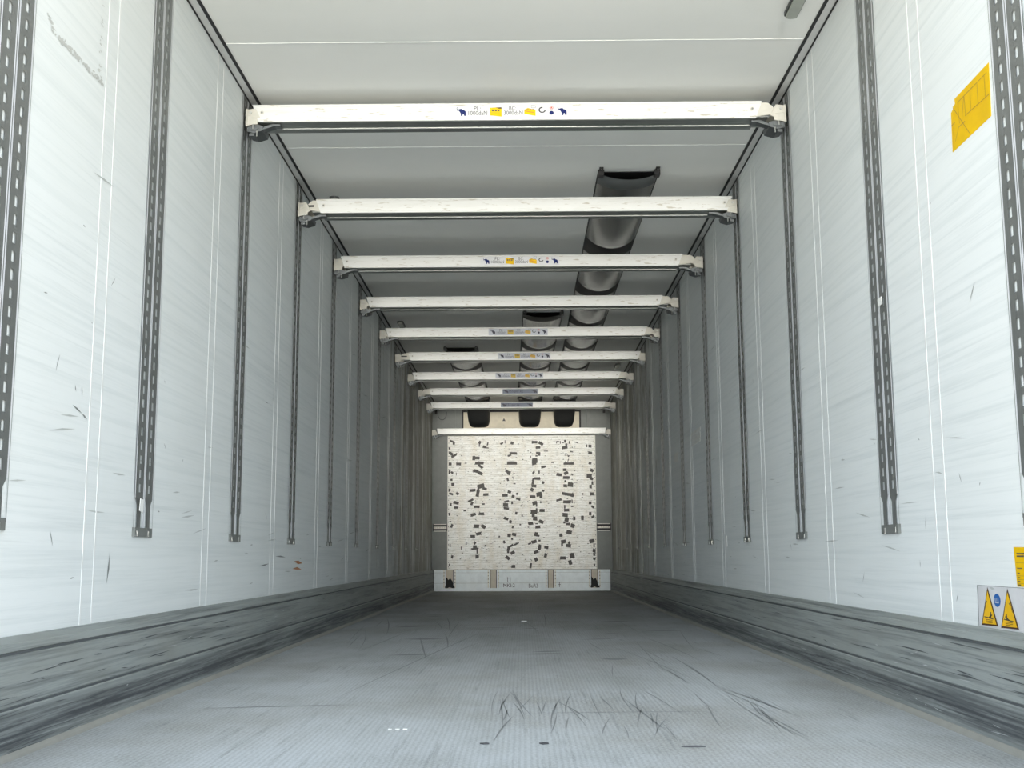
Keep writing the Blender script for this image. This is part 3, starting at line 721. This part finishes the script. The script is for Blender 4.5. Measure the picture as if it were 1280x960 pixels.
root = empty('kick_board', (0, 15.885, 0), 'pale blue grey kick board with four dark channels along the foot of the bulkhead', 'panel')
CH = ((-1.036, -.930, 1), (-.436, -.345, 0), (.346, .426, 0), (.931, 1.026, 1))
g = MB(); edges = [-1.19] + [v for c in CH for v in c[:2]] + [1.19]
for k in range(0, len(edges), 2):
    g.box((edges[k], -.035, .04), (edges[k + 1], 0, .285), 'kick_white')
    g.box((edges[k], -.0365, .105), (edges[k + 1], -.034, .110), 'scuff_light'); g.box((edges[k], -.0365, .245), (edges[k + 1], -.034, .249), 'scuff_light')
g.box((-1.19, -.04, 0.001), (1.19, 0, .04), 'kick_white'); kb = g.build('board_face', root)
for xa, xb, sooty in CH:
    g = MB(); g.box((xa, -.006, .04), (xb, -.002, .285), 'channel_cream')
    for x in (xa, xb): g.box((x - .008, -.034, .04), (x + .008, -.004, .285), 'soot')
    ch_ = g.build('air_channel', root)
    if sooty:
        s_ = MB(); pts = [(xa + .01, .19), (xa + .035, .15), (xa + .06, .175), (xb - .012, .13), (xb - .006, .06), (xb + .008, .041), (xb - .02, .041), ((xa + xb) / 2, .056), (xa + .02, .041), (xa - .006, .05)]
        s_.prism([(x, -.0075, z) for x, z in pts], (0, .001, 0), 'soot'); s_.prism([(xa - .01, -.0372, .044), (xa + .012, -.0372, .044), (xa + .008, -.0372, .075), (xa - .004, -.0372, .08)], (0, .0005, 0), 'soot')
        s_.prism([(xb - .008, -.0372, .044), (xb + .02, -.0372, .042), (xb + .016, -.0372, .06), (xb - .002, -.0372, .085)], (0, .0005, 0), 'soot'); s_.build('soot_stain', ch_)
    for x in (xa - .022, xb + .022):
        rv = MB(); rv.box((x - .009, -.037, .045), (x + .009, -.0352, .283), 'rivet_white')
        for z in (.07, .115, .16, .205, .25): rv.box((x - .005, -.0395, z - .005), (x + .005, -.0365, z + .005), 'latch_steel')
        rv.build('rivet_strip', root)
t = MB(); text_polys('MKI:2', t, 'ink', (-.255, -.0368, .052), (1, 0, 0), (0, 0, 1), .070, .155)
for x, z, L in ((-.20, .115, .07), (-.165, .13, .06)): t.box((x, -.0368, z), (x + .006, -.0362, z + L), 'ink')
t.box((-.205, -.0368, .17), (-.165, -.0362, .176), 'ink'); t.build('pen_writing', kb); t = MB(); text_polys('BuR3', t, 'ink', (.088, -.0368, .045), (1, 0, 0), (0, 0, 1), .075, .125)
t.box((.155, -.0368, .12), (.161, -.0362, .15), 'ink'); t.build('pen_writing', kb); t = MB()
t.box((.50, -.0368, .05), (.506, -.0362, .12), 'ink'); t.box((.488, -.0368, .082), (.518, -.0362, .088), 'ink')
t.build('pen_writing', kb)

root = empty('evaporator_cover', (0, 15.87, 2.17), 'cream cooling unit cover behind the three black duct outlets at bulkhead top', 'cooling unit cover')
g = MB(); g.box((-.800, -.028, 0), (.800, .015, .266), 'evap_cream'); ev = g.build('cover_face', root, bevel=.004)
g = MB()
g.box((-.820, -.034, 0), (-.797, .015, .290), 'gasket'); g.box((.797, -.034, 0), (.820, .015, .290), 'gasket'); g.box((-.797, -.034, .264), (.797, .015, .290), 'gasket'); g.build('black_frame', root)
g = MB(); g.prism([(-.262, -.0290, .138), (-.216, -.0290, .138), (-.239, -.0290, .180)], (0, .001, 0), 'ink'); g.build('warning_triangle', root)
for z in (.082, .215):
    g = MB(); g.cyl((-.246, -.028, z), (0, -1, 0), .008, .003, 'channel_cream', 10); g.build('screw', root)
for s, nm in ((-1, 'left'), (1, 'right')):
    root = empty('corner_cover', (s * 1.005, 15.875, 2.17), 'grey cover plate %s of the cream cooling unit with a hanging wire' % nm, 'cover plate', 'grey plates beside the cooling unit')
    g = MB(); g.box((-.183, -.026, 0), (.188, .012, .375), 'grey_panel')
    g.box((-s * .10 - .004, -.030, 0), (-s * .10 + .004, -.025, .375), 'rivet_white' if 0 else 'end_cap'); g.build('cover_plate', root, bevel=.003)
    g = MB()
    if s < 0: g.tube([(-.148 + .06 * (1 - math.cos(a)), -.032, .25 + .11 * (1 - math.sin(a) ** .7) - .09) if 0 < a < math.pi else (-.148 + (0 if a <= 0 else .12), -.032, .27) for a in [math.pi * k / 14 for k in range(15)]], .0035, 'gasket')
    else: g.tube([(.045 + .09 * t_, -.032, .36 - .085 * (t_ ** .5)) for t_ in [k / 8 for k in range(9)]], .0035, 'gasket')
    g.build('wire', root)
    g = MB(); c = -.138 - .035 if s < 0 else .135
    g.box((c - .016, -.045, .235 if s < 0 else .245), (c + .016, -.026, .300 if s < 0 else .305), 'hook_black'); g.build('cable_clip', root, bevel=.003)

# ------------------------------------------------------------------ ceiling lamps (switched off)
def lamp(x, ya, yb, label):
    root = empty('ceiling_lamp', (x, (ya + yb) / 2, H), label, 'ceiling lamp', 'small lamps on the ceiling edges')
    L = (yb - ya) / 2
    def outline(hw, z):
        p = []
        for k in range(9): a = math.pi * k / 8; p.append((hw * math.cos(a), L - hw - (.027 - hw) + hw * .55 * math.sin(a), z))
        for k in range(9): a = math.pi + math.pi * k / 8; p.append((hw * math.cos(a), -(L - hw - (.027 - hw)) + hw * .55 * math.sin(a), z))
        return p
    g = MB(); g.prism(outline(.027, 0), (0, 0, -.014), 'lamp_rim'); g.build('lamp_rim', root)
    g = MB(); g.prism(outline(.0225, -.013), (0, 0, -.010), 'lamp_lens'); g.build('lamp_lens', root, bevel=.003)
    return root
lamp(1.075, 3.99, 4.262, 'long grey lamp cut by the top photo edge, right side of the ceiling')
lamp(-1.070, 6.486, 6.76, 'dark ceiling lamp peeping over the left end of the second crossbar')
lamp(-1.070, 10.12, 10.39, 'dark ceiling lamp on the left, between the fourth and fifth crossbars')
lamp(1.070, 12.50, 12.78, 'dark ceiling lamp on the right, beyond the sixth crossbar')

# ------------------------------------------------------------------ stickers on the right wall
XS = WX - .0012
def wp(y, z, d=.0): return (XS - d, y, z)
root = empty('loading_diagram_sticker', (0, 0, 0), 'large yellow sticker with line drawing high on the right wall, one corner torn', 'sticker')
g = MB(); g.prism([wp(2.831, 1.722), wp(2.838, 1.581), wp(3.106, 1.580), wp(3.100, 1.692), wp(3.085, 1.697), wp(3.084, 1.704), wp(3.068, 1.706), wp(3.070, 1.721)], (.0012, 0, 0), 'label_yellow'); st = g.build('yellow_sheet', root)
def line(g, a, b, wd, m, d=.0005):
    dv = Vector((0, b[0] - a[0], b[1] - a[1])); nn = Vector((0, -dv.z, dv.y)).normalized() * wd / 2
    A_, B_ = Vector(wp(a[0], a[1], d)), Vector(wp(b[0], b[1], d)); g.poly([A_ - nn, B_ - nn, B_ + nn, A_ + nn], m)
mat('ochre_line', (.42, .24, .02), .5)
g = MB()
for a, b in (((3.048,1.702),(2.845,1.701)), ((3.046,1.702),(3.043,1.640)), ((3.001,1.701),(2.998,1.643)), ((3.003,1.701),(3.022,1.652)), ((2.96,1.697),(2.96,1.643)), ((2.911,1.699),(2.912,1.641)), ((2.863,1.699),(2.863,1.643)),
             ((3.002,1.646),(2.841,1.640)), ((3.081,1.699),(2.98,1.589)), ((3.102,1.655),(3.075,1.655)), ((3.085,1.645),(3.093,1.592)), ((3.05,1.632),(3.005,1.632)), ((3.05,1.632),(3.08,1.602))): line(g, a, b, .0026, 'ochre_line')
g.build('line_drawing', st)
root = empty('instruction_sticker', (0, 0, 0), 'small yellow sticker with ruled lines at right edge, above the warning triangles', 'sticker')
g = MB(); g.prism([wp(2.878, .489), wp(2.66, .487), wp(2.66, .394), wp(2.871, .394)], (.0012, 0, 0), 'label_yellow'); st = g.build('yellow_sheet', root)
g = MB()
for z in (.451, .434, .420, .411, .402): line(g, (2.868, z), (2.67, z), .0010, 'ochre_line')
for z, w_ in ((.473, .05), (.467, .042)): line(g, (2.862, z), (2.862 - w_, z), .0035, 'ink')
line(g, (2.815, .475), (2.79, .468), .005, 'ink')
for z, w_ in ((.438, .03), (.426, .014), (.4155, .014), (.4065, .014), (.398, .016)): line(g, (2.864, z), (2.864 - w_, z), .0022, 'ink')
g.build('printed_lines', st)
root = empty('warning_sticker', (0, 0, 0), 'white sticker with two amber warning triangles at the foot of the right wall', 'sticker')
g = MB(); g.prism([wp(3.122, .391), wp(2.66, .391), wp(2.66, .2855), wp(3.127, .2855)], (.0012, 0, 0), 'sticker_white'); st = g.build('white_sheet', root)
g = MB(); line(g, (3.122, .391), (2.66, .391), .0008, 'ink_light'); line(g, (3.122, .391), (3.127, .2855), .0025, 'ink_light'); 
for z, w_ in ((.372, .12), (.366, .10), (.35, .09), (.337, .12), (.318, .1)): line(g, (2.835, z), (2.835 - w_, z), .002, 'sign_blue' if z > .36 else 'ink_light')
g.build('printed_lines', st)
for yc in (3.055, 2.930):
    g = MB(); g.poly([wp(yc + .054, .2885, .0005), wp(yc - .054, .2905, .0005), wp(yc, .388, .0005)], 'brown_border')
    g.poly([wp(yc + .045, .2935, .001), wp(yc - .045, .2945, .001), wp(yc, .379, .001)], 'label_amber')
    d = .0014; sg = 1 if yc > 3 else -1
    line(g, (yc + .030, .311), (yc - .028, .308), .0025, 'ink', d); line(g, (yc - sg * .012, .310), (yc - sg * .014, .325), .006, 'ink', d); line(g, (yc + sg * .001, .310), (yc - sg * .022, .318), .003, 'ink', d)
    line(g, (yc + sg * .016, .345), (yc + sg * .006, .352), .003, 'ink', d); line(g, (yc + sg * .024, .330), (yc + sg * .018, .342), .002, 'ink', d)
    for z in (.3045, .301, .2975): line(g, (yc + .022, z), (yc - .022, z), .0012, 'brown_border', d)
    g.build('warning_triangle', st)
g = MB(); g.poly([wp(2.998 + .0215 * math.cos(a), .356 + .0165 * math.sin(a), .0005) for a in [2*math.pi*k/24 for k in range(24)]], 'sign_blue')
line(g, (3.008, .361), (3.008, .350), .003, 'sticker_white', .001); line(g, (2.990, .361), (2.990, .350), .003, 'sticker_white', .001); line(g, (3.010, .350), (2.986, .350), .002, 'sticker_white', .001); line(g, (2.999, .361), (2.999, .353), .002, 'sticker_white', .001)
g.build('blue_round_symbol', st)
g = MB()
for k in range(4): g.prism([wp(8.25 - .01 * k, 1.334 - k * .025), wp(7.83 + .03 * (k % 2), 1.334 - k * .025), wp(7.83, 1.313 - k * .025), wp(8.25, 1.313 - k * .025)], (.0012, 0, 0), 'paper')
tag(g.build('paper_label'), 'white ruled paper label halfway up the right wall, the larger one', 'label')
g = MB(); g.prism([wp(9.25, 1.270), wp(8.99, 1.268), wp(8.985, 1.197), wp(9.245, 1.199)], (.0012, 0, 0), 'paper')
tag(g.build('paper_label'), 'tiny blank white label on right wall, left of the larger ruled one', 'label')
def scrap(side, y, z, hy, hz, t, label):
    g = MB(); x = side * (WX - t)
    g.prism([(x, y - hy, z - hz * .8), (x, y + hy * .9, z - hz), (x, y + hy, z + hz * .9), (x, y - hy * .7, z + hz)], (-side * .0012, 0, 0), 'paper')
    return tag(g.build('tape_scrap'), label, 'tape', 'scraps of white tape')
scrap(1, Z0R - .055, 1.302, .024, .014, .016, 'scrap of white tape on the near right wall rail, half way up')
scrap(-1, Z0R - .062, .640, .020, .022, .016, 'white tape scrap at the foot of the near left wall rail')
scrap(1, 6.95, .55, .035, .035, .0, 'pale torn scrap stuck low on the right wall below the rail ends')

# ------------------------------------------------------------------ bits on the floor
for k, (x, wd) in enumerate(((-.345, .010), (-.324, .012), (-.303, .012))):
    g = MB(); g.box((x - wd / 2, 3.288, .0005), (x + wd / 2, 3.302, .002), 'paper')
    tag(g.build('paper_scrap'), 'tiny white scrap in a row of three on the near floor', 'scrap', 'row of three white scraps on the floor')
for x, y, w_, h_, lab in ((.076, 3.04, .012, .012, 'dark sliver on the near floor right of the white scraps'), (.447, 2.985, .030, .006, 'dark flat twig-like sliver on the near floor at right'), (-.075, 3.04, .012, .008, 'small dark sliver on the near floor, just right of the three white scraps')):
    g = MB(); g.prism([(x - w_, y, .0006), (x - w_ * .2, y - h_, .0006), (x + w_, y - h_ * .2, .0006), (x + w_ * .3, y + h_, .0006)], (0, 0, .003), 'ink')
    tag(g.build('debris_sliver'), lab, 'debris')
g = MB(); g.prism([(.005, 8.46, .001), (.04, 8.47, .001), (.045, 8.52, .001), (.01, 8.53, .001)], (0, 0, .008), 'paper')
tag(g.build('paper_scrap'), 'lone white scrap far down the middle of the floor', 'scrap')
